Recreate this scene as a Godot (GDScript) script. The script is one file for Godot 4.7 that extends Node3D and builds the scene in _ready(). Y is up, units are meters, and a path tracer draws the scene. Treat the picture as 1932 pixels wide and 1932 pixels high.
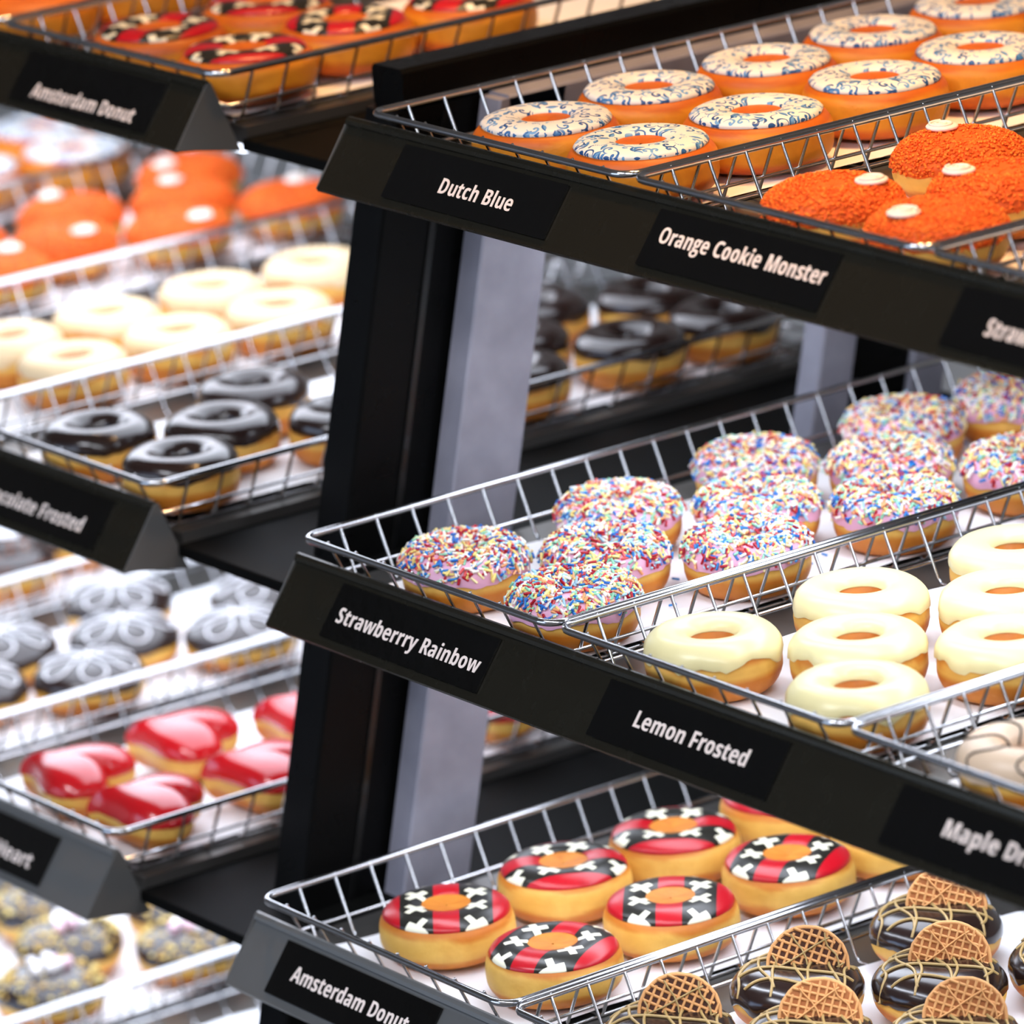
extends Node3D
# A donut shop's tiered display: two bays of slanting shelves with wire trays, seen from the right.
# x runs along the shelf fronts, y is up, +z is towards the customers. Heights are measured from the rim of the top trays.

const TIER_Y := [0.0, -0.2911, -0.5465, -0.80]
const TIER_Z := [0.0, 0.0855, 0.1454, 0.205]
const RAIL_SHIFT := [Vector2(0, 0), Vector2(-0.011, -0.009), Vector2(-0.011, -0.009), Vector2(-0.011, -0.009)]
const TRAY_W := 0.30
const TRAY_L := 0.66
const TRAY_D := 0.042
const INSET := 0.022
const LEFT_EDGE := -0.185
const DONUTS := [
	["R", 0, 0, "delft", "patterned_donut", 0.1161, -0.0705, "blue-and-white patterned donut, front in left column of top right tray", "patterned donuts in the top right tray"],
	["R", 0, 0, "delft", "patterned_donut", 0.2224, -0.0705, "blue-and-white patterned donut, front in right column of top right tray", "patterned donuts in the top right tray"],
	["R", 0, 0, "delft", "patterned_donut", 0.0977, -0.1749, "blue-and-white patterned donut, second from front in left column of top right tray", "patterned donuts in the top right tray"],
	["R", 0, 0, "delft", "patterned_donut", 0.2161, -0.1763, "blue-and-white patterned donut, second from front in right column of top right tray", "patterned donuts in the top right tray"],
	["R", 0, 0, "delft", "patterned_donut", 0.0988, -0.2809, "blue-and-white patterned donut, third from front in left column of top right tray", "patterned donuts in the top right tray"],
	["R", 0, 0, "delft", "patterned_donut", 0.2041, -0.2927, "blue-and-white patterned donut, third from front in right column of top right tray", "patterned donuts in the top right tray"],
	["R", 0, 0, "delft", "patterned_donut", 0.0889, -0.3883, "blue-and-white patterned donut, fourth from front in left column of top right tray", "patterned donuts in the top right tray"],
	["R", 0, 0, "delft", "patterned_donut", 0.1955, -0.3984, "blue-and-white patterned donut, fourth from front in right column of top right tray", "patterned donuts in the top right tray"],
	["R", 0, 0, "delft", "patterned_donut", 0.0803, -0.4961, "blue-and-white patterned donut, fifth from front in left column of top right tray", "patterned donuts in the top right tray"],
	["R", 0, 1, "orange", "orange_crumb_donut", 0.1289, -0.0677, "orange crumb donut with white button at front left of top right tray", "orange crumb donuts on the top right shelf"],
	["R", 0, 1, "orange", "orange_crumb_donut", 0.2323, -0.0677, "orange crumb donut against the front right wire corner, top shelf", "orange crumb donuts on the top right shelf"],
	["R", 0, 1, "orange", "orange_crumb_donut", 0.1891, -0.1583, "orange crumb donut in middle of top shelf tray, button at picture edge", "orange crumb donuts on the top right shelf"],
	["R", 0, 1, "orange", "orange_crumb_donut", 0.0992, -0.203, "rearmost orange crumb donut of top shelf, beside the patterned donuts", "orange crumb donuts on the top right shelf"],
	["R", 1, 0, "sprinkle", "sprinkle_donut", 0.1066, -0.0668, "rainbow sprinkle donut alone at front left of its tray", "rainbow sprinkle donuts"],
	["R", 1, 0, "sprinkle", "sprinkle_donut", 0.2332, -0.0668, "rainbow sprinkle donut in the front right wire corner of its tray", "rainbow sprinkle donuts"],
	["R", 1, 0, "sprinkle", "sprinkle_donut", 0.1699, -0.1424, "rainbow sprinkle donut in middle of first diagonal row of three", "rainbow sprinkle donuts"],
	["R", 1, 0, "sprinkle", "sprinkle_donut", 0.0973, -0.2103, "rainbow sprinkle donut at back of first diagonal row, against left wires", "rainbow sprinkle donuts"],
	["R", 1, 0, "sprinkle", "sprinkle_donut", 0.0842, -0.3469, "rainbow sprinkle donut at back of second diagonal row of three", "rainbow sprinkle donuts"],
	["R", 1, 0, "sprinkle", "sprinkle_donut", 0.1612, -0.2853, "rainbow sprinkle donut in middle of second diagonal row of three", "rainbow sprinkle donuts"],
	["R", 1, 0, "sprinkle", "sprinkle_donut", 0.2332, -0.218, "rainbow sprinkle donut at front of second diagonal row, by divider wires", "rainbow sprinkle donuts"],
	["R", 1, 0, "sprinkle", "sprinkle_donut", 0.0874, -0.4849, "rainbow sprinkle donut at back of third diagonal row of three", "rainbow sprinkle donuts"],
	["R", 1, 0, "sprinkle", "sprinkle_donut", 0.1562, -0.4142, "rainbow sprinkle donut in middle of third diagonal row of three", "rainbow sprinkle donuts"],
	["R", 1, 0, "sprinkle", "sprinkle_donut", 0.2332, -0.3527, "rainbow sprinkle donut at front of third diagonal row, by divider wires", "rainbow sprinkle donuts"],
	["R", 1, 0, "sprinkle", "sprinkle_donut", 0.1974, -0.5676, "rainbow sprinkle donut in middle of fourth row, cut by right picture edge", "rainbow sprinkle donuts"],
	["R", 1, 0, "sprinkle", "sprinkle_donut", 0.2332, -0.4758, "rainbow sprinkle donut at front of fourth row, cut by right picture edge", "rainbow sprinkle donuts"],
	["R", 1, 0, "sprinkle", "sprinkle_donut", 0.0999, -0.5827, "rainbow sprinkle donut at back of fourth row, cut by right picture edge", "rainbow sprinkle donuts"],
	["R", 1, 1, "lemon", "lemon_donut", 0.0857, -0.0663, "pale lemon-iced ring donut alone at front left of its tray", "lemon iced donuts"],
	["R", 1, 1, "lemon", "lemon_donut", 0.086, -0.194, "pale lemon-iced ring donut at back of first row of three", "lemon iced donuts"],
	["R", 1, 1, "lemon", "lemon_donut", 0.1597, -0.1299, "pale lemon-iced ring donut in middle of first row of three", "lemon iced donuts"],
	["R", 1, 1, "lemon", "lemon_donut", 0.2337, -0.0663, "pale lemon-iced ring donut at front of first row, in wire corner", "lemon iced donuts"],
	["R", 1, 1, "lemon", "lemon_donut", 0.0915, -0.3272, "pale lemon-iced ring donut at back of second row, cut by picture edge", "lemon iced donuts"],
	["R", 1, 1, "lemon", "lemon_donut", 0.1608, -0.2585, "pale lemon-iced ring donut in middle of second row, cut by picture edge", "lemon iced donuts"],
	["R", 1, 1, "lemon", "lemon_donut", 0.2337, -0.1936, "pale lemon-iced ring donut at front of second row, behind divider wires", "lemon iced donuts"],
	["R", 1, 2, "maple", "drizzled_donut", 0.1013, -0.0655, "tan maple-iced ring donut with dark chocolate drizzle at right edge", "maple drizzled donuts"],
	["R", 2, 0, "flag", "flag_donut", 0.1076, -0.0884, "red-and-black donut with white crosses, front in left column of bottom tray", "flag donuts in the bottom tray"],
	["R", 2, 0, "flag", "flag_donut", 0.223, -0.0958, "red-and-black donut with white crosses, front in right column of bottom tray", "flag donuts in the bottom tray"],
	["R", 2, 0, "flag", "flag_donut", 0.1003, -0.1981, "red-and-black donut with white crosses, second from front in left column of bottom tray", "flag donuts in the bottom tray"],
	["R", 2, 0, "flag", "flag_donut", 0.2131, -0.2075, "red-and-black donut with white crosses, second from front in right column of bottom tray", "flag donuts in the bottom tray"],
	["R", 2, 0, "flag", "flag_donut", 0.1019, -0.2975, "red-and-black donut with white crosses, third from front in left column of bottom tray", "flag donuts in the bottom tray"],
	["R", 2, 0, "flag", "flag_donut", 0.2072, -0.3185, "red-and-black donut with white crosses, third from front in right column of bottom tray", "flag donuts in the bottom tray"],
	["R", 2, 0, "flag", "flag_donut", 0.0988, -0.4042, "red-and-black donut with white crosses, fourth from front in left column of bottom tray", "flag donuts in the bottom tray"],
	["R", 2, 0, "flag", "flag_donut", 0.2085, -0.4189, "red-and-black donut with white crosses, fourth from front in right column of bottom tray", "flag donuts in the bottom tray"],
	["R", 2, 1, "waffle", "waffle_donut", 0.0862, -0.1801, "chocolate donut with waffle disc at back of first row of waffle donuts", "chocolate waffle donuts"],
	["R", 2, 1, "waffle", "waffle_donut", 0.0703, -0.3177, "chocolate donut with waffle disc, rearmost of second row by divider wires", "chocolate waffle donuts"],
	["R", 2, 1, "waffle", "waffle_donut", 0.1506, -0.2517, "chocolate donut with waffle disc in middle of second row of waffle donuts", "chocolate waffle donuts"],
	["R", 2, 1, "waffle", "waffle_donut", 0.0907, -0.0655, "chocolate donut with dark waffle disc, leftmost at bottom edge of picture", "chocolate waffle donuts"],
	["R", 2, 1, "waffle", "waffle_donut", 0.1659, -0.1252, "chocolate donut with waffle disc in front of first row, bottom edge", "chocolate waffle donuts"],
	["R", 2, 1, "waffle", "waffle_donut", 0.2345, -0.1923, "chocolate donut with waffle disc at front of second row, bottom edge", "chocolate waffle donuts"],
	["R", 2, 1, "waffle", "waffle_donut", 0.1892, -0.3414, "chocolate donut with waffle disc cut by the right edge of picture", "chocolate waffle donuts"],
	["L", 0, 0, "flag", "flag_donut", 0.1137, -0.0705, "red-and-black donut with white crosses, front in left column of upper left tray", "flag donuts in the upper left tray"],
	["L", 0, 0, "flag", "flag_donut", 0.2295, -0.0705, "red-and-black donut with white crosses, front in right column of upper left tray", "flag donuts in the upper left tray"],
	["L", 0, 0, "flag", "flag_donut", 0.2111, -0.1749, "red-and-black donut with white crosses, second from front in right column of upper left tray", "flag donuts in the upper left tray"],
	["L", 0, 0, "flag", "flag_donut", 0.1051, -0.1761, "red-and-black donut with white crosses, second from front in left column of upper left tray", "flag donuts in the upper left tray"],
	["L", 0, 0, "flag", "flag_donut", 0.2235, -0.2802, "red-and-black donut with white crosses, third from front in right column of upper left tray", "flag donuts in the upper left tray"],
	["L", 0, 1, "glazed", "glazed_donut", 0.2285, -0.0715, "plain brown donut at top left corner, nearest the front rail", "plain donuts in the upper left corner"],
	["L", 0, 1, "glazed", "glazed_donut", 0.2285, -0.2875, "plain brown donut at top left, second behind the front rail", "plain donuts in the upper left corner"],
	["L", 0, 1, "glazed", "glazed_donut", 0.2285, -0.1795, "plain brown donut at top left, inner column of its tray", "plain donuts in the upper left corner"],
	["L", 1, 0, "choc", "chocolate_donut", 0.1214, -0.0648, "chocolate-iced ring donut at front left of its tray, left shelf", "chocolate iced donuts"],
	["L", 1, 0, "choc", "chocolate_donut", 0.2352, -0.0648, "chocolate-iced ring donut in front right wire corner of its tray", "chocolate iced donuts"],
	["L", 1, 0, "choc", "chocolate_donut", 0.1783, -0.1404, "chocolate-iced ring donut in middle of first diagonal row", "chocolate iced donuts"],
	["L", 1, 0, "choc", "chocolate_donut", 0.1163, -0.2119, "chocolate-iced ring donut at back of first diagonal row", "chocolate iced donuts"],
	["L", 1, 0, "choc", "chocolate_donut", 0.2352, -0.216, "chocolate-iced ring donut half hidden by black post, left side", "chocolate iced donuts"],
	["L", 1, 0, "choc", "chocolate_donut", 0.095, -0.5018, "chocolate-iced donut right of grey post, rearmost of first row there", "chocolate iced donuts"],
	["L", 1, 0, "choc", "chocolate_donut", 0.1599, -0.4329, "chocolate-iced donut right of grey post, middle of first row there", "chocolate iced donuts"],
	["L", 1, 0, "choc", "chocolate_donut", 0.2352, -0.3757, "chocolate-iced donut right of grey post, lowest of first row there", "chocolate iced donuts"],
	["L", 1, 0, "choc", "chocolate_donut", 0.1406, -0.5847, "chocolate-iced donut right of grey post, upper one of second row there", "chocolate iced donuts"],
	["L", 1, 0, "choc", "chocolate_donut", 0.2352, -0.4901, "chocolate-iced donut right of grey post, lower one of second row there", "chocolate iced donuts"],
	["L", 1, 0, "choc", "chocolate_donut", 0.2352, -0.5847, "chocolate-iced donut farthest right of the grey post, by rear post", "chocolate iced donuts"],
	["L", 1, 1, "vanilla", "vanilla_donut", 0.1406, -0.1594, "cream vanilla-iced ring donut, front in left column of middle left shelf", "vanilla donuts on the middle left shelf"],
	["L", 1, 1, "vanilla", "vanilla_donut", 0.1409, -0.254, "cream vanilla-iced ring donut, second from front in left column of middle left shelf", "vanilla donuts on the middle left shelf"],
	["L", 1, 1, "vanilla", "vanilla_donut", 0.2352, -0.1607, "cream vanilla-iced ring donut, front in right column of middle left shelf", "vanilla donuts on the middle left shelf"],
	["L", 1, 1, "vanilla", "vanilla_donut", 0.1406, -0.3579, "cream vanilla-iced ring donut, third from front in left column of middle left shelf", "vanilla donuts on the middle left shelf"],
	["L", 1, 1, "vanilla", "vanilla_donut", 0.2352, -0.2614, "cream vanilla-iced ring donut, second from front in right column of middle left shelf", "vanilla donuts on the middle left shelf"],
	["L", 1, 1, "vanilla", "vanilla_donut", 0.2352, -0.3608, "cream vanilla-iced ring donut, third from front in right column of middle left shelf", "vanilla donuts on the middle left shelf"],
	["L", 1, 1, "vanilla", "vanilla_donut", 0.1447, -0.4597, "cream vanilla-iced ring donut, fourth from front in left column of middle left shelf", "vanilla donuts on the middle left shelf"],
	["L", 1, 2, "orange", "orange_crumb_donut", 0.1121, -0.4298, "blurred orange crumb donut, second up in middle row, left shelf", "orange crumb donuts on the left shelf"],
	["L", 1, 2, "orange", "orange_crumb_donut", 0.193, -0.3704, "blurred orange crumb donut, middle of middle row, left shelf", "orange crumb donuts on the left shelf"],
	["L", 1, 2, "orange", "orange_crumb_donut", 0.2323, -0.278, "blurred orange crumb donut at front of middle row, lower left shelf", "orange crumb donuts on the left shelf"],
	["L", 1, 2, "orange", "orange_crumb_donut", 0.0706, -0.5818, "blurred orange crumb donut at top of row beside black post", "orange crumb donuts on the left shelf"],
	["L", 1, 2, "orange", "orange_crumb_donut", 0.1514, -0.5222, "blurred orange crumb donut in middle of row beside black post", "orange crumb donuts on the left shelf"],
	["L", 1, 2, "orange", "orange_crumb_donut", 0.2323, -0.4627, "blurred orange crumb donut at front of row beside black post", "orange crumb donuts on the left shelf"],
	["L", 1, 2, "orange", "orange_crumb_donut", 0.2323, -0.5818, "blurred orange crumb donut cut off by the black post", "orange crumb donuts on the left shelf"],
	["L", 1, 2, "orange", "orange_crumb_donut", 0.1169, -0.3048, "blurred orange crumb donut at left edge of picture", "orange crumb donuts on the left shelf"],
	["L", 1, 3, "delft", "patterned_donut", 0.1022, -0.4761, "very blurred blue patterned donut at left edge behind orange donuts", "patterned donuts on the far left shelf"],
	["L", 1, 3, "delft", "patterned_donut", 0.2295, -0.5503, "very blurred blue patterned donut, lower right of the far group", "patterned donuts on the far left shelf"],
	["L", 1, 3, "delft", "patterned_donut", 0.2127, -0.4456, "very blurred blue patterned donut, nearest of the far left group", "patterned donuts on the far left shelf"],
	["L", 1, 3, "delft", "patterned_donut", 0.1275, -0.579, "very blurred blue patterned donut, uppermost of the far left group", "patterned donuts on the far left shelf"],
	["L", 2, 0, "heart", "heart_donut", 0.1265, -0.0695, "glossy red heart-shaped donut, front in left column of its tray", "red heart donuts on the lower left shelf"],
	["L", 2, 0, "heart", "heart_donut", 0.1213, -0.1734, "glossy red heart-shaped donut, second from front in left column of its tray", "red heart donuts on the lower left shelf"],
	["L", 2, 0, "heart", "heart_donut", 0.2305, -0.0695, "glossy red heart-shaped donut, front in right column of its tray", "red heart donuts on the lower left shelf"],
	["L", 2, 0, "heart", "heart_donut", 0.1523, -0.2727, "glossy red heart-shaped donut, third from front in left column of its tray", "red heart donuts on the lower left shelf"],
	["L", 2, 0, "heart", "heart_donut", 0.2304, -0.1735, "glossy red heart-shaped donut, second from front in right column of its tray", "red heart donuts on the lower left shelf"],
	["L", 2, 0, "heart", "heart_donut", 0.2305, -0.3934, "glossy red heart-shaped donut glimpsed right of the grey post", "red heart donuts on the lower left shelf"],
	["L", 2, 1, "spider", "loop_iced_donut", 0.0898, -0.3317, "chocolate donut with white icing loops, top of middle row", "loop iced donuts"],
	["L", 2, 1, "spider", "loop_iced_donut", 0.1728, -0.2834, "chocolate donut with white icing loops, middle of middle row", "loop iced donuts"],
	["L", 2, 1, "spider", "loop_iced_donut", 0.2345, -0.2099, "chocolate donut with white icing loops, front of middle row by rim", "loop iced donuts"],
	["L", 2, 1, "spider", "loop_iced_donut", 0.2345, -0.3569, "chocolate donut with white icing loops, lower of two beside post", "loop iced donuts"],
	["L", 2, 1, "spider", "loop_iced_donut", 0.1678, -0.4259, "chocolate donut with white icing loops, upper of two beside post", "loop iced donuts"],
	["L", 2, 1, "spider", "loop_iced_donut", 0.1238, -0.1952, "chocolate donut with white icing loops, upper of two at left edge", "loop iced donuts"],
	["L", 2, 1, "spider", "loop_iced_donut", 0.1923, -0.1236, "chocolate donut with white icing loops, lower of two at left edge", "loop iced donuts"],
	["L", 2, 2, "brown", "nut_chocolate_donut", 0.2239, -0.3234, "blurred brown nut-topped chocolate donut at left edge, nearer one", "nut topped donuts"],
	["L", 2, 2, "brown", "nut_chocolate_donut", 0.1871, -0.4121, "blurred brown nut-topped chocolate donut at left, farther one", "nut topped donuts"],
	["L", 3, 1, "marsh", "marshmallow_donut", 0.1568, -0.2718, "crumb-topped chocolate donut with mini marshmallows, middle of left row", "marshmallow donuts"],
	["L", 3, 1, "marsh", "marshmallow_donut", 0.2312, -0.2064, "crumb-topped chocolate donut with mini marshmallows, lowest of left row", "marshmallow donuts"],
	["L", 3, 1, "marsh", "marshmallow_donut", 0.2345, -0.342, "crumb-topped chocolate donut with mini marshmallows, lower right one", "marshmallow donuts"],
	["L", 3, 1, "marsh", "marshmallow_donut", 0.0671, -0.3059, "crumb-topped chocolate donut with mini marshmallows, uppermost left one", "marshmallow donuts"],
	["L", 3, 1, "marsh", "marshmallow_donut", 0.1501, -0.3878, "crumb-topped chocolate donut with mini marshmallows, upper right one", "marshmallow donuts"],
]

var M := {}
var used := {}
var rng := RandomNumberGenerator.new()
var noise := FastNoiseLite.new()
var meshes := {}

# ------------------------------------------------------------------ naming

func numbered(called: String) -> String:
	if not used.has(called):
		used[called] = 0
		return called
	used[called] += 1
	return "%s_%03d" % [called, used[called]]

func tag(o: Node, label: String, category: String, group := "") -> void:
	o.set_meta("label", label)
	o.set_meta("category", category)
	if group:
		o.set_meta("group", group)

func thing(called: String, label: String, category: String, at := Vector3.ZERO, group := "") -> Node3D:
	var o := Node3D.new()
	o.name = numbered(called)
	add_child(o)
	o.position = at
	tag(o, label, category, group)
	return o

func part(called: String, m: Mesh, material: Material, parent: Node, at := Vector3.ZERO) -> MeshInstance3D:
	var o := MeshInstance3D.new()
	o.name = called
	o.mesh = m
	o.material_override = material
	o.position = at
	parent.add_child(o, true)
	return o

func structure(called: String, m: Mesh, material: Material, at := Vector3.ZERO) -> MeshInstance3D:
	var o := part(called, m, material, self, at)
	o.set_meta("kind", "structure")
	return o

# ------------------------------------------------------------------ meshes

# smooth surface from a grid of points; shape: "closed" (volume decides which way faces look) or "up" (they look upwards)
func surface(nu: int, nv: int, wrap_u: bool, wrap_v: bool, pts: PackedVector3Array, shape: String, uvs := PackedVector2Array(), cols := PackedColorArray()) -> ArrayMesh:
	var idx := PackedInt32Array()
	var mu := nu if wrap_u else nu - 1
	var mv := nv if wrap_v else nv - 1
	for i in mu:
		for j in mv:
			var a := i * nv + j
			var b := ((i + 1) % nu) * nv + j
			var c := ((i + 1) % nu) * nv + (j + 1) % nv
			var d := i * nv + (j + 1) % nv
			idx.append_array([a, b, c, a, c, d])
	return indexed(pts, idx, shape, uvs, cols)

func indexed(pts: PackedVector3Array, idx: PackedInt32Array, shape: String, uvs := PackedVector2Array(), cols := PackedColorArray()) -> ArrayMesh:
	var vol := 0.0
	for k in range(0, idx.size(), 3):
		var a := pts[idx[k]]
		var b := pts[idx[k + 1]]
		var c := pts[idx[k + 2]]
		if shape == "closed":
			vol += a.cross(b).dot(c)
		else:
			vol += (b - a).cross(c - a).y
	if vol > 0.0:      # front faces run clockwise
		for k in range(0, idx.size(), 3):
			var t := idx[k + 1]
			idx[k + 1] = idx[k + 2]
			idx[k + 2] = t
	var nor := PackedVector3Array()
	nor.resize(pts.size())
	for k in range(0, idx.size(), 3):
		var n := (pts[idx[k + 2]] - pts[idx[k]]).cross(pts[idx[k + 1]] - pts[idx[k]])
		for q in 3:
			nor[idx[k + q]] += n
	for k in nor.size():
		nor[k] = nor[k].normalized() if nor[k].length_squared() > 0.0 else Vector3.UP
	var arr := []
	arr.resize(Mesh.ARRAY_MAX)
	arr[Mesh.ARRAY_VERTEX] = pts
	arr[Mesh.ARRAY_NORMAL] = nor
	arr[Mesh.ARRAY_INDEX] = idx
	if uvs.size():
		arr[Mesh.ARRAY_TEX_UV] = uvs
	if cols.size():
		arr[Mesh.ARRAY_COLOR] = cols
	var m := ArrayMesh.new()
	m.add_surface_from_arrays(Mesh.PRIMITIVE_TRIANGLES, arr)
	return m

# several small pieces gathered into one mesh
class Heap:
	var p := PackedVector3Array()
	var i := PackedInt32Array()
	var c := PackedColorArray()

func heap_tube(h: Heap, path: PackedVector3Array, radius: float, sides: int, closed := false, col := Color.WHITE) -> void:
	var n := path.size()
	var base := h.p.size()
	var prev := Vector3.ZERO
	for k in n:
		var a := path[(k - 1 + n) % n] if closed else path[maxi(k - 1, 0)]
		var b := path[(k + 1) % n] if closed else path[mini(k + 1, n - 1)]
		var t := (b - a).normalized()
		if prev == Vector3.ZERO:
			prev = t.cross(Vector3.UP) if absf(t.y) < 0.9 else t.cross(Vector3.RIGHT)
		var u := (prev - t * prev.dot(t)).normalized()
		prev = u
		var v := t.cross(u)
		for s in sides:
			var an := TAU * s / sides
			h.p.append(path[k] + (u * cos(an) + v * sin(an)) * radius)
			h.c.append(col)
	for k in (n if closed else n - 1):
		for s in sides:
			var a := base + k * sides + s
			var b := base + k * sides + (s + 1) % sides
			var c := base + ((k + 1) % n) * sides + (s + 1) % sides
			var d := base + ((k + 1) % n) * sides + s
			h.i.append_array([a, b, c, a, c, d])
	if not closed:
		for e in 2:
			var ring := base + (0 if e == 0 else (n - 1) * sides)
			for s in range(1, sides - 1):
				if e == 0:
					h.i.append_array([ring, ring + s + 1, ring + s])
				else:
					h.i.append_array([ring, ring + s, ring + s + 1])

func heap_mesh(h: Heap) -> ArrayMesh:
	return indexed(h.p, h.i, "closed", PackedVector2Array(), h.c)

func tube(path: PackedVector3Array, radius: float, sides := 8, closed := false) -> ArrayMesh:
	var h := Heap.new()
	heap_tube(h, path, radius, sides, closed)
	return heap_mesh(h)

# a flat polygon (in x, y) swept along a vector, with sharp edges
func prism(poly: PackedVector2Array, to3: Callable, along: Vector3) -> ArrayMesh:
	var st := SurfaceTool.new()
	st.begin(Mesh.PRIMITIVE_TRIANGLES)
	var area := 0.0
	for k in poly.size():
		area += poly[k].cross(poly[(k + 1) % poly.size()])
	var tri := Geometry2D.triangulate_polygon(poly)
	var faces: Array[PackedVector3Array] = []
	for k in poly.size():
		var a: Vector3 = to3.call(poly[k])
		var b: Vector3 = to3.call(poly[(k + 1) % poly.size()])
		faces.append(PackedVector3Array([a, b, b + along]))
		faces.append(PackedVector3Array([a, b + along, a + along]))
	for k in range(0, tri.size(), 3):
		var a: Vector3 = to3.call(poly[tri[k]])
		var b: Vector3 = to3.call(poly[tri[k + 1]])
		var c: Vector3 = to3.call(poly[tri[k + 2]])
		var up := (b - a).cross(c - a).dot(along) > 0.0
		faces.append(PackedVector3Array([a, c, b] if up else [a, b, c]))
		faces.append(PackedVector3Array([a + along, b + along, c + along] if up else [a + along, c + along, b + along]))
	# sides: find the outward turn from the first polygon edge
	var o := Vector3.ZERO
	for f in faces:
		o += (f[0] + f[1] + f[2]) / 3.0
	o /= faces.size()
	var vol := 0.0
	for k in range(0, poly.size() * 2):
		vol += faces[k][0].cross(faces[k][1]).dot(faces[k][2]) - o.dot((faces[k][1] - faces[k][0]).cross(faces[k][2] - faces[k][0]))
	for k in faces.size():
		var f := faces[k]
		var swap := vol > 0.0 if k < poly.size() * 2 else true
		if swap:
			f = PackedVector3Array([f[0], f[2], f[1]])
		st.set_normal((f[2] - f[0]).cross(f[1] - f[0]).normalized())
		for v in f:
			st.add_vertex(v)
	return st.commit()

func chamfered(w: float, h: float, c: float) -> PackedVector2Array:
	return PackedVector2Array([Vector2(c, 0), Vector2(w - c, 0), Vector2(w, c), Vector2(w, h - c), Vector2(w - c, h), Vector2(c, h), Vector2(0, h - c), Vector2(0, c)])

# a box from corner to corner with chamfered long edges
func block(a: Vector3, b: Vector3, c := 0.001, axis := 0) -> ArrayMesh:
	var s := b - a
	if axis == 0:
		return prism(chamfered(s.y, s.z, minf(c, minf(s.y, s.z) * 0.3)), func(p): return a + Vector3(0, p.x, p.y), Vector3(s.x, 0, 0))
	if axis == 1:
		return prism(chamfered(s.x, s.z, minf(c, minf(s.x, s.z) * 0.3)), func(p): return a + Vector3(p.x, 0, p.y), Vector3(0, s.y, 0))
	return prism(chamfered(s.x, s.y, minf(c, minf(s.x, s.y) * 0.3)), func(p): return a + Vector3(p.x, p.y, 0), Vector3(0, 0, s.z))

# ------------------------------------------------------------------ materials

func noise_tex(freq: float, from: Color, to: Color, size := 256, octaves := 4, s := 1) -> NoiseTexture2D:
	var n := FastNoiseLite.new()
	n.seed = s
	n.frequency = freq
	n.fractal_octaves = octaves
	var t := NoiseTexture2D.new()
	t.width = size
	t.height = size
	t.seamless = true
	t.noise = n
	var g := Gradient.new()
	g.set_color(0, from)
	g.set_color(1, to)
	t.color_ramp = g
	return t

func bump_tex(freq: float, strength: float, size := 256, s := 3) -> NoiseTexture2D:
	var n := FastNoiseLite.new()
	n.seed = s
	n.frequency = freq
	n.fractal_octaves = 3
	var t := NoiseTexture2D.new()
	t.width = size
	t.height = size
	t.seamless = true
	t.as_normal_map = true
	t.bump_strength = strength
	t.noise = n
	return t

func mat(c: Color, rough: float, metal := 0.0) -> StandardMaterial3D:
	var m := StandardMaterial3D.new()
	m.albedo_color = c
	m.roughness = rough
	m.metallic = metal
	return m

func tri(m: StandardMaterial3D, scale: float) -> StandardMaterial3D:
	m.uv1_triplanar = true
	m.uv1_scale = Vector3.ONE * scale
	return m

func rgb(r: int, g: int, b: int) -> Color:
	return Color8(r, g, b)

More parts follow.
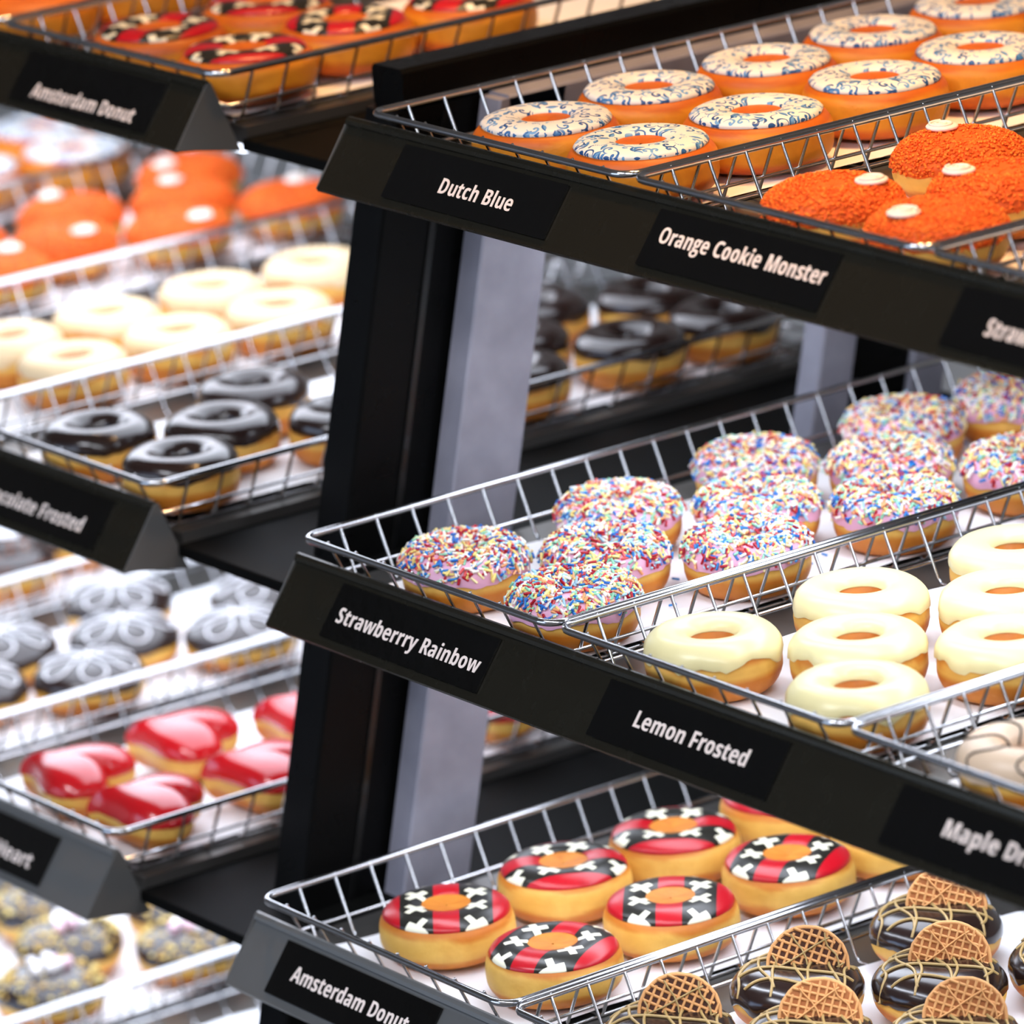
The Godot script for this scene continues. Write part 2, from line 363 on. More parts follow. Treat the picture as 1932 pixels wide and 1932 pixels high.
func make_materials() -> void:
	var m: StandardMaterial3D
	# fried dough: mottled brown, tinted by the band of paler dough at its waist
	m = tri(mat(Color.WHITE, 0.52), 14.0)
	m.albedo_texture = noise_tex(0.018, rgb(238, 226, 208), rgb(255, 255, 255), 256, 4, 5)
	m.vertex_color_use_as_albedo = true
	m.normal_enabled = true
	m.normal_texture = bump_tex(0.05, 2.0)
	m.normal_scale = 0.35
	M.dough = m
	# icings
	M.lemon = mat(rgb(241, 228, 170), 0.3)
	M.pink = mat(rgb(236, 178, 205), 0.35)
	M.tan = mat(rgb(226, 198, 168), 0.35)
	M.vanilla = mat(rgb(230, 202, 158), 0.45)
	m = mat(rgb(38, 24, 20), 0.2)
	m.clearcoat_enabled = true
	m.clearcoat = 0.4
	m.clearcoat_roughness = 0.15
	M.chocolate = m
	M.dark_line = mat(rgb(40, 25, 28), 0.3)
	m = mat(rgb(196, 18, 26), 0.22)
	m.clearcoat_enabled = true
	m.clearcoat = 0.5
	m.clearcoat_roughness = 0.12
	M.red = m
	M.white_icing = mat(rgb(226, 224, 226), 0.35)
	M.caramel = mat(rgb(176, 146, 92), 0.3)
	m = mat(Color.WHITE, 0.32)
	m.vertex_color_use_as_albedo = true
	M.sprinkle = m
	m = mat(Color.WHITE, 0.6)
	m.vertex_color_use_as_albedo = true
	M.crumb = m
	M.orange_base = mat(rgb(226, 92, 12), 0.7)
	M.button = mat(rgb(246, 236, 224), 0.4)
	M.marshmallow = mat(rgb(244, 238, 236), 0.7)
	M.marshmallow_pink = mat(rgb(238, 198, 210), 0.7)
	M.waffle = mat(rgb(172, 104, 52), 0.6)
	M.waffle_rib = mat(rgb(222, 160, 98), 0.6)
	M.waffle_dark = mat(rgb(74, 36, 16), 0.45)
	m = mat(Color.WHITE, 0.4)
	m.albedo_texture = ImageTexture.create_from_image(delft_image())
	M.delft = m
	m = mat(Color.WHITE, 0.3)
	m.albedo_texture = ImageTexture.create_from_image(flag_image())
	M.flag = m
	# metal, paper, plastic
	M.chrome = mat(rgb(206, 206, 208), 0.15, 1.0)
	m = tri(mat(rgb(8, 8, 8), 0.34), 6.0)
	m.metallic_specular = 0.22
	m.roughness_texture = noise_tex(0.02, Color(0.75, 0.75, 0.75), Color(1, 1, 1), 256, 5, 8)
	m.normal_enabled = true
	m.normal_texture = bump_tex(0.25, 1.2, 256, 11)
	m.normal_scale = 0.12
	M.black = m
	M.matte_black = mat(rgb(9, 9, 8), 0.6)
	M.matte_black.metallic_specular = 0.16
	M.gloss_black = mat(rgb(9, 9, 9), 0.2)
	m = tri(mat(rgb(46, 43, 34), 0.30, 0.6), 5.0)
	m.roughness_texture = noise_tex(0.03, Color(0.75, 0.75, 0.75), Color(1, 1, 1), 256, 5, 9)
	m.normal_enabled = true
	m.normal_texture = bump_tex(0.3, 1.0, 256, 12)
	m.normal_scale = 0.1
	M.rail = m
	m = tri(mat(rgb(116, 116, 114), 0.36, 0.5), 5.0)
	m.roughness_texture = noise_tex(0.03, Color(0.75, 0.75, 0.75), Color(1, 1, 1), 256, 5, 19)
	M.lit_rail_grey_cap = m  # end caps are grey metal; on rails this paints in reflected light
	m = tri(mat(rgb(104, 101, 97), 0.4, 0.7), 4.0)
	m.roughness_texture = noise_tex(0.015, Color(0.7, 0.7, 0.7), Color(1, 1, 1), 256, 4, 10)
	M.steel = m
	m = tri(mat(rgb(150, 148, 158), 0.5, 0.25), 5.0)
	m.albedo_texture = noise_tex(0.02, rgb(225, 225, 228), rgb(255, 255, 255), 256, 4, 14)
	M.grey = m
	m = mat(rgb(6, 6, 6), 0.12)
	m.normal_enabled = true
	m.normal_texture = bump_tex(0.03, 3.0, 256, 21)
	m.normal_scale = 0.06
	tri(m, 9.0)
	M.tag = m
	M.letter = mat(rgb(244, 226, 214), 0.5)
	m = tri(mat(rgb(236, 236, 238), 0.75), 3.0)
	m.normal_enabled = true
	m.normal_texture = bump_tex(0.015, 2.5, 256, 31)
	m.normal_scale = 0.25
	m.backlight_enabled = true
	m.backlight = Color(0.15, 0.15, 0.15)
	M.paper = m
	M.wall = mat(rgb(176, 172, 166), 0.85)
	M.floor = mat(rgb(92, 88, 84), 0.5)
	M.ceiling = mat(rgb(214, 212, 208), 0.9)
	M.frame = mat(rgb(40, 40, 42), 0.5)

# blue brush ornament printed on white fondant
func stamp(im: Image, x: float, y: float, r: float, c: Color) -> void:
	var s := im.get_width()
	for py in range(maxi(0, int(y - r)), mini(s, int(y + r) + 2)):
		for px in range(maxi(0, int(x - r)), mini(s, int(x + r) + 2)):
			var cover := clampf(r - Vector2(px - x, py - y).length() + 0.5, 0.0, 1.0)
			if cover > 0.0:
				im.set_pixel(px, py, im.get_pixel(px, py).lerp(c, cover))

func delft_image() -> Image:
	var s := 1024
	var im := Image.create(s, s, false, Image.FORMAT_RGBA8)
	im.fill(rgb(238, 232, 220))
	var blues := [rgb(48, 104, 164), rgb(74, 132, 188), rgb(36, 84, 142), rgb(108, 160, 206)]
	rng.seed = 77
	# curls: spirals that thicken along their way
	var spots: Array[Vector2] = []
	for k in 1600:
		var a := rng.randf() * TAU
		var r := s * 0.5 * sqrt(rng.randf_range(0.08, 1.0))
		var at := Vector2(s * 0.5 + cos(a) * r, s * 0.5 + sin(a) * r)
		var free := true
		for q in spots:
			if q.distance_to(at) < 66.0:
				free = false
				break
		if not free:
			continue
		spots.append(at)
		var c: Color = blues[rng.randi() % 4]
		var kind := rng.randi() % 5
		var turn := rng.randf() * TAU
		if kind <= 1:
			var hand := 1.0 if rng.randf() < 0.5 else -1.0
			for t in 120:
				var f := t / 119.0
				var an := turn + hand * f * 5.2
				stamp(im, at.x + cos(an) * (7.0 + 46.0 * f), at.y + sin(an) * (7.0 + 46.0 * f), 2.6 + 6.4 * sin(f * PI), c)
			stamp(im, at.x, at.y, 11.0, c)
		elif kind == 2:
			for leaf in 4:
				var d := Vector2.from_angle(turn + leaf * 0.62)
				for t in 40:
					var f := t / 39.0
					var q: Vector2 = at + d * (8.0 + 66.0 * f) + d.orthogonal() * 14.0 * sin(f * PI)
					stamp(im, q.x, q.y, 1.6 + 8.5 * sin(f * PI), blues[(leaf + k) % 4])
		elif kind == 3:
			var d := Vector2.from_angle(turn)
			for t in 30:
				var f := t / 29.0
				var q: Vector2 = at + d * (f - 0.5) * 84.0
				stamp(im, q.x, q.y, 1.0 + 17.0 * sin(f * PI), blues[3])
			for t in 30:
				var f := t / 29.0
				var q: Vector2 = at + d * (f - 0.5) * 84.0 + d.orthogonal() * 9.0 * sin(f * PI)
				stamp(im, q.x, q.y, 5.0, blues[0])
		else:
			for dot in 5:
				var q: Vector2 = at + Vector2.from_angle(turn + dot * 0.5) * 34.0
				stamp(im, q.x, q.y, 9.5 - dot * 1.2, c)
	return im

# red and black bands with saltires, printed on a fondant ring
func flag_image() -> Image:
	var s := 640
	var im := Image.create(s, s, false, Image.FORMAT_RGBA8)
	var red := rgb(186, 14, 30)
	var black := rgb(36, 34, 28)
	var cream := rgb(246, 240, 212)
	for y in s:
		for x in s:
			var p := Vector2((x + 0.5) / s * 2.0 - 1.0, (y + 0.5) / s * 2.0 - 1.0)
			var c := red
			if absf(p.x) > 0.2 and absf(p.x) < 0.71:
				c = black
				# a row of saltires along each black band
				var d := Vector2(absf(p.x) - 0.455, fposmod(p.y, 0.56) - 0.28).rotated(PI / 4)
				if (absf(d.x) < 0.058 and absf(d.y) < 0.2) or (absf(d.y) < 0.058 and absf(d.x) < 0.2):
					c = cream
			im.set_pixel(x, y, c)
	return im

# ------------------------------------------------------------------ donuts

# section of a donut: point and outward normal for an angle round the section
class Section:
	var ring := true
	var R := 0.0445
	var hole := 0.0125
	var h := 0.040
	var flat := 0.95
	var dimple := 0.0
	func at(f: float) -> Vector2:
		if ring:
			var a := (R - hole) * 0.5
			var c := cos(f)
			var s := sin(f)
			return Vector2(hole + a + a * signf(c) * pow(absf(c), 0.86), h * 0.5 + h * 0.5 * signf(s) * pow(absf(s), 0.9))
		var c2 := maxf(cos(f), 0.0)
		var s2 := sin(f)
		var r := R * pow(c2, 0.58)
		var y := h * 0.5 + h * 0.5 * signf(s2) * pow(absf(s2), flat)
		if s2 > 0.0:
			y -= dimple * smoothstep(0.74 * R, 0.05 * R, r)
		return Vector2(r, y)
	func normal(f: float) -> Vector2:
		var d := at(f + 0.01) - at(f - 0.01)
		return Vector2(d.y, -d.x).normalized()

func wobble(v: int, t: float, amount: float, freq := 2.0) -> float:
	return 1.0 + amount * noise.get_noise_3d(cos(t) * freq * 30.0, sin(t) * freq * 30.0, v * 61.0)

func heart_point(t: float) -> Vector2:
	return Vector2(16.0 * pow(sin(t), 3.0), -(13.0 * cos(t) - 5.0 * cos(2 * t) - 2.0 * cos(3 * t) - cos(4 * t)) - 2.0) / 15.5

func place(sec: Section, r: float, y: float, t: float, outline: String) -> Vector3:
	if outline == "heart":
		var q := heart_point(t) * r
		return Vector3(q.x, y, q.y)
	return Vector3(cos(t) * r, y, sin(t) * r)

func dough_mesh(sec: Section, v: int, outline := "round", browned := false) -> ArrayMesh:
	var nu := 56
	var nv := 30
	var pts := PackedVector3Array()
	var cols := PackedColorArray()
	var brown := rgb(220, 140, 46).srgb_to_linear()
	var deep := rgb(206, 120, 32).srgb_to_linear()
	var pale := rgb(239, 190, 94).srgb_to_linear()
	if browned:
		brown = rgb(208, 108, 8).srgb_to_linear()
		deep = rgb(194, 93, 5).srgb_to_linear()
		pale = rgb(228, 150, 34).srgb_to_linear()
	for i in nu:
		var t := TAU * i / nu
		for j in nv:
			var f := TAU * j / nv if sec.ring else lerpf(-PI / 2 + 0.001, PI / 2 - 0.001, j / (nv - 1.0))
			var q := sec.at(f)
			var w := wobble(v, t, 0.02)
			var puff := 1.0 + 0.012 * noise.get_noise_3d(cos(t) * 90.0 + f * 40.0, sin(t) * 90.0, v * 33.0 + f * 20.0)
			pts.append(place(sec, q.x * w * puff, maxf(q.y, 0.0), t, outline))
			var band := absf(f - (0.02 + 0.22 * noise.get_noise_2d(t * 40.0, v * 90.0)))
			if sec.ring and cos(f) < 0.0:
				band = 1.0
			var width := 0.26 + 0.16 * noise.get_noise_2d(t * 55.0, 300.0 + v * 50.0)
			var c := brown.lerp(deep, clampf(0.5 + noise.get_noise_3d(cos(t) * 60.0, f * 50.0, sin(t) * 60.0 + v * 9.0), 0.0, 1.0))
			cols.append(c.lerp(pale, smoothstep(width + 0.1, width - 0.08, band)))
	return surface(nu, nv, true, sec.ring, pts, "closed", PackedVector2Array(), cols)

# a coat over the dough between two section angles; edges run and drip by `run`
func coat_mesh(sec: Section, v: int, f_out: float, f_in: float, thick: float, run := 0.0, fine := 3.0, outline := "round", nu := 72, nv := 16, rough := 0.0) -> ArrayMesh:
	var pts := PackedVector3Array()
	var uvs := PackedVector2Array()
	for i in nu:
		var t := TAU * i / nu
		var lo := f_out + run * noise.get_noise_3d(cos(t) * 28.0 * fine, sin(t) * 28.0 * fine, 500.0 + v * 77.0)
		lo -= run * 0.35 * absf(noise.get_noise_3d(cos(t) * 95.0 * fine, sin(t) * 95.0 * fine, 900.0 + v * 77.0))
		var hi := f_in
		for j in nv:
			var k := j / (nv - 1.0)
			var e := k
			if j == 1:
				e = 0.012
			elif j == nv - 2 and f_in != PI / 2 - 0.001:
				e = 0.988
			var f := lerpf(lo, hi, e)
			var q := sec.at(f)
			var n := sec.normal(f)
			var th := thick
			if j == 0 or (j == nv - 1 and f_in != PI / 2 - 0.001):
				th = -0.0006
			elif j == 1 or (j == nv - 2 and f_in != PI / 2 - 0.001):
				th = thick * 0.62
			th += rough * noise.get_noise_3d(cos(t) * 400.0 * e, sin(t) * 400.0 * e, v * 20.0)
			var w := wobble(v, t, 0.02)
			q += n * th
			var p := place(sec, maxf(q.x, 0.00002) * w, q.y, t, outline)
			pts.append(p)
			uvs.append(Vector2(p.x, p.z) / (2.0 * sec.R * 0.96) + Vector2(0.5, 0.5))
	return surface(nu, nv, true, false, pts, "up", uvs)

# height of a coat over a point of a filled donut
func dome_y(sec: Section, r: float) -> float:
	return sec.at(acos(pow(clampf(r / sec.R, 0.0, 1.0), 1.0 / 0.58))).y

func on_dome(sec: Section, line: PackedVector2Array, lift: float) -> PackedVector3Array:
	var out := PackedVector3Array()
	for p in line:
		out.append(Vector3(p.x, dome_y(sec, p.length()) + lift, p.y))
	return out

func on_ring(sec: Section, t: float, f: float, lift: float) -> Vector3:
	var q := sec.at(f) + sec.normal(f) * lift
	return Vector3(cos(t) * q.x, q.y, sin(t) * q.x)

func ring_section() -> Section:
	return Section.new()

func disc_section(R: float, h: float) -> Section:
	var s := Section.new()
	s.ring = false
	s.R = R
	s.h = h
	return s

func sprinkles_mesh(sec: Section, v: int, count: int, f0: float, f1: float) -> ArrayMesh:
	rng.seed = 900 + v
	var tones := [rgb(178, 12, 34), rgb(178, 12, 34), rgb(24, 104, 190), rgb(30, 128, 204), rgb(248, 222, 130), rgb(252, 236, 176), rgb(252, 246, 236), rgb(252, 246, 236), rgb(252, 228, 140), rgb(146, 212, 176), rgb(242, 168, 112), rgb(232, 96, 96), rgb(170, 214, 236)]
	var h := Heap.new()
	for k in count:
		var t := rng.randf() * TAU
		var f := lerpf(f0, f1, rng.randf())
		var lift := 0.0022 + (0.0026 * rng.randf() * rng.randf())
		var p := on_ring(sec, t, f, lift)
		var n2 := sec.normal(f)
		var n := Vector3(cos(t) * n2.x, n2.y, sin(t) * n2.x)
		var d := Vector3(rng.randfn(), rng.randfn(), rng.randfn())
		d = (d - n * d.dot(n)).normalized() + n * rng.randfn() * 0.22
		d = d.normalized() * rng.randf_range(0.0022, 0.0034)
		var c: Color = tones[rng.randi() % tones.size()].srgb_to_linear()
		heap_tube(h, PackedVector3Array([p - d, p - d * 0.86, p + d * 0.86, p + d]), 0.00102, 5, false, c)
		# rounded ends
		var last := h.p.size()
		for q in 5:
			h.p[last - 5 + q] = (h.p[last - 5 + q] + p + d) * 0.5
			h.p[last - 20 + q] = (h.p[last - 20 + q] + p - d) * 0.5
	return heap_mesh(h)

func crumbs_mesh(sec: Section, v: int, count: int, f0: float, size: float, tones: Array) -> ArrayMesh:
	rng.seed = 1300 + v
	var h := Heap.new()
	for k in count:
		var t := rng.randf() * TAU
		var f := asin(lerpf(sin(f0), 1.0, pow(rng.randf(), 0.8)))
		var q := sec.at(f) + sec.normal(f) * 0.0018
		var w := wobble(v, t, 0.02)
		var p := Vector3(cos(t) * q.x * w, q.y, sin(t) * q.x * w)
		var s := size * rng.randf_range(0.6, 1.25)
		var b := Basis.from_euler(Vector3(rng.randf() * TAU, rng.randf() * TAU, 0)).scaled(Vector3(s, s * 0.8, s * 1.1))
		var c: Color = tones[rng.randi() % tones.size()].srgb_to_linear()
		var base := h.p.size()
		for d in [Vector3.RIGHT, Vector3.LEFT, Vector3.UP, Vector3.DOWN, Vector3.BACK, Vector3.FORWARD]:
			h.p.append(p + b * d)
			h.c.append(c)
		for tr in [[2, 0, 4], [2, 4, 1], [2, 1, 5], [2, 5, 0], [3, 4, 0], [3, 1, 4], [3, 5, 1], [3, 0, 5]]:
			h.i.append_array([base + tr[0], base + tr[1], base + tr[2]])
	return heap_mesh(h)

func waffle_parts(dark: bool) -> Array:
	# a round waffle with a raised grid on both faces, standing in x-y
	var R := 0.027
	var disc := PackedVector2Array()
	for k in 40:
		disc.append(Vector2.from_angle(TAU * k / 40.0) * R * (1.0 + 0.025 * noise.get_noise_1d(k * 30.0)))
	var plate := prism(disc, func(p): return Vector3(p.x, p.y, -0.0012), Vector3(0, 0, 0.0024))
	var h := Heap.new()
	var pitch := 0.0054
	for face in [-1, 1]:
		for k in range(-4, 5):
			var o := k * pitch
			var half := sqrt(maxf(0.0, pow(R * 0.97, 2.0) - o * o))
			var tilt := 0.12
			heap_tube(h, PackedVector3Array([Vector3(o - tilt * half, -half, face * 0.0016), Vector3(o + tilt * half, half, face * 0.0016)]), 0.0011, 5)
			heap_tube(h, PackedVector3Array([Vector3(-half, o + tilt * half, face * 0.0016), Vector3(half, o - tilt * half, face * 0.0016)]), 0.0011, 5)
	var rim := PackedVector3Array()
	for p in disc:
		rim.append(Vector3(p.x, p.y, 0))
	heap_tube(h, rim, 0.0017, 6, true)
	var z := Heap.new()
	for k in 5:
		var off := (k - 2) * 0.0098
		var half := sqrt(R * R * 0.9 - off * off)
		var dir := Vector2.from_angle(0.75 if k % 2 else 2.2)
		var a := dir.orthogonal() * off - dir * half
		var b := dir.orthogonal() * off + dir * half
		var line := PackedVector3Array()
		for t in 9:
			var q := a.lerp(b, t / 8.0) + Vector2(0.0010, 0.0014) * sin(t * 1.1 + k)
			line.append(Vector3(q.x, q.y, 0.0031))
		heap_tube(z, line, 0.0007, 5)
	return [plate, heap_mesh(h), heap_mesh(z)]

func blob(r: Vector3) -> ArrayMesh:
	var pts := PackedVector3Array()
	for i in 14:
		for j in 9:
			var t := TAU * i / 14.0
			var f := lerpf(-PI / 2 + 0.001, PI / 2 - 0.001, j / 8.0)
			pts.append(Vector3(cos(t) * pow(cos(f), 0.6) * r.x, signf(sin(f)) * pow(absf(sin(f)), 0.6) * r.y, sin(t) * pow(cos(f), 0.6) * r.z))
	return surface(14, 9, true, false, pts, "closed")

func wavy(a: Vector2, b: Vector2, amp: float, waves: float, steps := 24) -> PackedVector2Array:
	var out := PackedVector2Array()
	for k in steps:
		var f := k / (steps - 1.0)
		out.append(a.lerp(b, f) + (b - a).normalized().orthogonal() * amp * sin(f * TAU * waves))
	return out

# meshes of each kind are made once per variant and shared
func kit(kind: String, v: int) -> Array:
	var key := kind + str(v)
	if meshes.has(key):
		return meshes[key]
	var out := []       # [part name, mesh, material, stuff?]
	var sec := ring_section()
	match kind:
		"delft":
			sec = disc_section(0.0522, 0.042)
			sec.flat = 0.60
			sec.dimple = 0.0050
			out.append(["dough", dough_mesh(sec, v, "round", true), M.dough])
			out.append(["fondant_ring", coat_mesh(sec, v, 0.66, 1.42, 0.0026, 0.03, 3.0), M.delft])
		"flag", "flag_wide", "glazed":
			sec = disc_section(0.0483 if kind == "flag" else 0.0522, 0.042)
			sec.flat = 0.70
			sec.dimple = 0.0045
			out.append(["dough", dough_mesh(sec, v, "round", kind != "flag"), M.dough])
			if kind == "flag":
				out.append(["fondant_ring", coat_mesh(sec, v, 0.48, 1.40, 0.0014, 0.0, 3.0), M.flag])
			elif kind == "flag_wide":
				out.append(["fondant_ring", coat_mesh(sec, v, 0.68, 1.42, 0.0016, 0.0, 3.0), M.flag])
		"lemon", "vanilla":
			if kind == "lemon":
				sec.R = 0.046
			out.append(["dough", dough_mesh(sec, v), M.dough])
			out.append(["icing", coat_mesh(sec, v, 0.34, 2.45, 0.0022, 0.42), M[kind]])
		"choc":
			out.append(["dough", dough_mesh(sec, v), M.dough])
			out.append(["icing", coat_mesh(sec, v, 0.30, 2.85, 0.0020, 0.2), M.chocolate])
		"maple":
			out.append(["dough", dough_mesh(sec, v), M.dough])
			out.append(["icing", coat_mesh(sec, v, 0.12, 2.75, 0.0022, 0.2), M.tan])
			for k in 7:
				var line := PackedVector3Array()
				var t0 := TAU * k / 7.0 + 0.3
				for s in 14:
					line.append(on_ring(sec, t0 + 0.22 * sin(s * 0.6 + k), lerpf(0.3, 2.6, s / 13.0), 0.0026))
				out.append(["drizzle", tube(line, 0.0008, 6), M.dark_line])
		"sprinkle":
			out.append(["dough", dough_mesh(sec, v), M.dough])
			out.append(["icing", coat_mesh(sec, v, 0.12, 2.75, 0.0020, 0.22), M.pink])
			out.append(["sprinkles", sprinkles_mesh(sec, v, 1350, 0.30, 2.5), M.sprinkle, "stuff"])
		"orange":
			sec = disc_section(0.0465, 0.044)
			sec.dimple = 0.005
			out.append(["dough", dough_mesh(sec, v), M.dough])
			out.append(["coating", coat_mesh(sec, v, 0.14, PI / 2 - 0.001, 0.0013, 0.12, 5.0, "round", 72, 22, 0.0012), M.orange_base])
			out.append(["crumbs", crumbs_mesh(sec, v, 2400, 0.10, 0.00125, [rgb(236, 104, 14), rgb(244, 120, 24), rgb(222, 82, 8), rgb(250, 138, 42), rgb(230, 96, 12)]), M.crumb, "stuff"])
		"waffle":
			sec = disc_section(0.0455, 0.042)
			out.append(["dough", dough_mesh(sec, v), M.dough])
			out.append(["icing", coat_mesh(sec, v, 0.06, PI / 2 - 0.001, 0.0016, 0.22, 5.0), M.chocolate])
			for k in 7:
				var x := -0.036 + k * 0.012
				var reach := sqrt(maxf(0.0001, 0.0445 * 0.0445 - x * x))
				var skew := 0.010 if k % 2 else -0.004
				out.append(["drizzle", tube(on_dome(sec, wavy(Vector2(x - skew, -reach * 0.9), Vector2(x + skew, reach * 0.9), 0.002, 1.3 + 0.2 * v), 0.0022), 0.0011, 6), M.caramel])
			for k in 4:
				var z := -0.026 + k * 0.017
				var reach := sqrt(maxf(0.0001, 0.0445 * 0.0445 - z * z))
				out.append(["drizzle", tube(on_dome(sec, wavy(Vector2(-reach * 0.9, z), Vector2(reach * 0.9, z + 0.006), 0.003, 1.1), 0.0024), 0.0011, 6), M.caramel])
		"spider":
			sec = disc_section(0.0455, 0.042)
			out.append(["dough", dough_mesh(sec, v), M.dough])
			out.append(["icing", coat_mesh(sec, v, 0.10, PI / 2 - 0.001, 0.0016, 0.15, 5.0), M.chocolate])
			for k in 6:
				var line := PackedVector2Array()
				for s in 22:
					var f := s / 21.0
					var an := TAU * (k + 0.15 * v) / 6.0 + 0.34 * sin(f * TAU)
					line.append(Vector2.from_angle(an) * (0.003 + 0.0385 * sin(f * PI)))
				out.append(["icing_loop", tube(on_dome(sec, line, 0.0025), 0.0011, 6), M.white_icing])
			out.append(["icing_dot", blob(Vector3(0.004, 0.0028, 0.004)), M.white_icing, "", Vector3(0, 0.0445, 0)])
		"heart":
			sec = disc_section(0.045, 0.043)
			out.append(["dough", dough_mesh(sec, v, "heart"), M.dough])
			out.append(["icing", coat_mesh(sec, v, 0.10, PI / 2 - 0.001, 0.0018, 0.1, 3.0, "heart", 96, 20), M.red])
		"brown":
			out.append(["dough", dough_mesh(sec, v), M.dough])
			out.append(["icing", coat_mesh(sec, v, 0.2, 2.8, 0.002, 0.15), M.chocolate])
			var wide := disc_section(0.046, 0.041)
			out.append(["nut_pieces", crumbs_mesh(wide, v, 260, 0.5, 0.0026, [rgb(120, 72, 50), rgb(160, 110, 86), rgb(86, 46, 32)]), M.crumb, "stuff"])
		"marsh":
			sec = disc_section(0.0455, 0.042)
			out.append(["dough", dough_mesh(sec, v), M.dough])
			out.append(["icing", coat_mesh(sec, v, 0.10, PI / 2 - 0.001, 0.0016, 0.15, 5.0), M.chocolate])
			out.append(["crumbs", crumbs_mesh(sec, v, 110, 0.35, 0.0030, [rgb(214, 180, 96), rgb(232, 206, 130), rgb(190, 150, 70)]), M.crumb, "stuff"])
			for k in 9:
				var an := k * 2.4
				var r := 0.0 if k == 0 else (0.009 if k < 5 else 0.016)
				var up := 0.047 if k > 4 else 0.0475
				if k == 0:
					up = 0.052
				out.append(["marshmallow", blob(Vector3(0.0044, 0.0044, 0.0046)), M.marshmallow_pink if k == 6 or k == 3 else M.marshmallow, "", Vector3(cos(an) * r, up, sin(an) * r)])
	meshes[key] = out
	return out

func donut(d: Array, n: int) -> void:
	var kind: String = d[3]
	var x0: float = d[2] * TRAY_W if d[0] == "R" else LEFT_EDGE - (d[2] + 1) * TRAY_W
	var at := Vector3(x0 + d[5], TIER_Y[d[1]] - TRAY_D + 0.0021, TIER_Z[d[1]] + d[6])
	var o := thing(d[4], d[7], "donut", at, d[8])
	for p in kit("flag_wide" if kind == "flag" and d[0] == "L" else kind, n % (4 if kind == "sprinkle" else 3)):
		var m := part(p[0], p[1], p[2], o, p[4] if p.size() > 4 else Vector3.ZERO)
		if p.size() > 3 and p[3] == "stuff":
			m.set_meta("kind", "stuff")
	var own := RandomNumberGenerator.new()
	own.seed = 40 + n
	if kind == "heart":
		o.rotation.y = -0.9 + own.randf_range(-0.25, 0.25)
	elif kind == "waffle":
		o.rotation.y = own.randf_range(-0.2, 0.2) + 0.9
	elif kind == "flag":
		o.rotation.y = deg_to_rad([54.0, 24.0, 150.0, 50.0, 140.0, 30.0, 95.0, 20.0][n % 8 if d[0] == "L" else flag_count % 8])
		flag_count += 1
	else:
		o.rotation.y = own.randf() * TAU
	if kind == "orange":
		var b := Node3D.new()
		b.name = "sugar_button"
		o.add_child(b)
		var a := -o.rotation.y - 1.1 + own.randf_range(-0.2, 0.2)
		b.position = Vector3(cos(a) * 0.026, 0.0445, sin(a) * 0.026)
		part("button_disc", blob_once(), M.button, b)
		var spiral := PackedVector3Array()
		for k in 40:
			var f := k / 39.0
			spiral.append(Vector3(cos(f * 14.0) * (0.001 + 0.0082 * f), 0.0022, sin(f * 14.0) * (0.001 + 0.0082 * f)))
		part("button_swirl", tube(spiral, 0.0009, 6), M.button, b)
	if kind == "waffle":
		var w := Node3D.new()
		w.name = "waffle_disc"
		o.add_child(w)
		w.position = Vector3(0.008, 0.041, 0.0)
		w.rotation = Vector3(-0.30, 0, own.randf_range(-0.35, -0.05))
		w.rotation.y = 0.86 - o.rotation.y
		var dark := n % 3 == 0
		var ps := waffle_parts(dark)
		part("waffle_plate", ps[0], M.waffle_dark if dark else M.waffle, w)
		part("waffle_grid", ps[1], M.waffle_rib, w)
		part("caramel_lines", ps[2], M.caramel if dark else M.waffle_rib, w)

func blob_once() -> ArrayMesh:
	if not meshes.has("button"):
		meshes["button"] = blob(Vector3(0.0112, 0.0020, 0.0112))
	return meshes["button"]

# ------------------------------------------------------------------ trays

var tray_proto: Node3D
var flag_count := 0

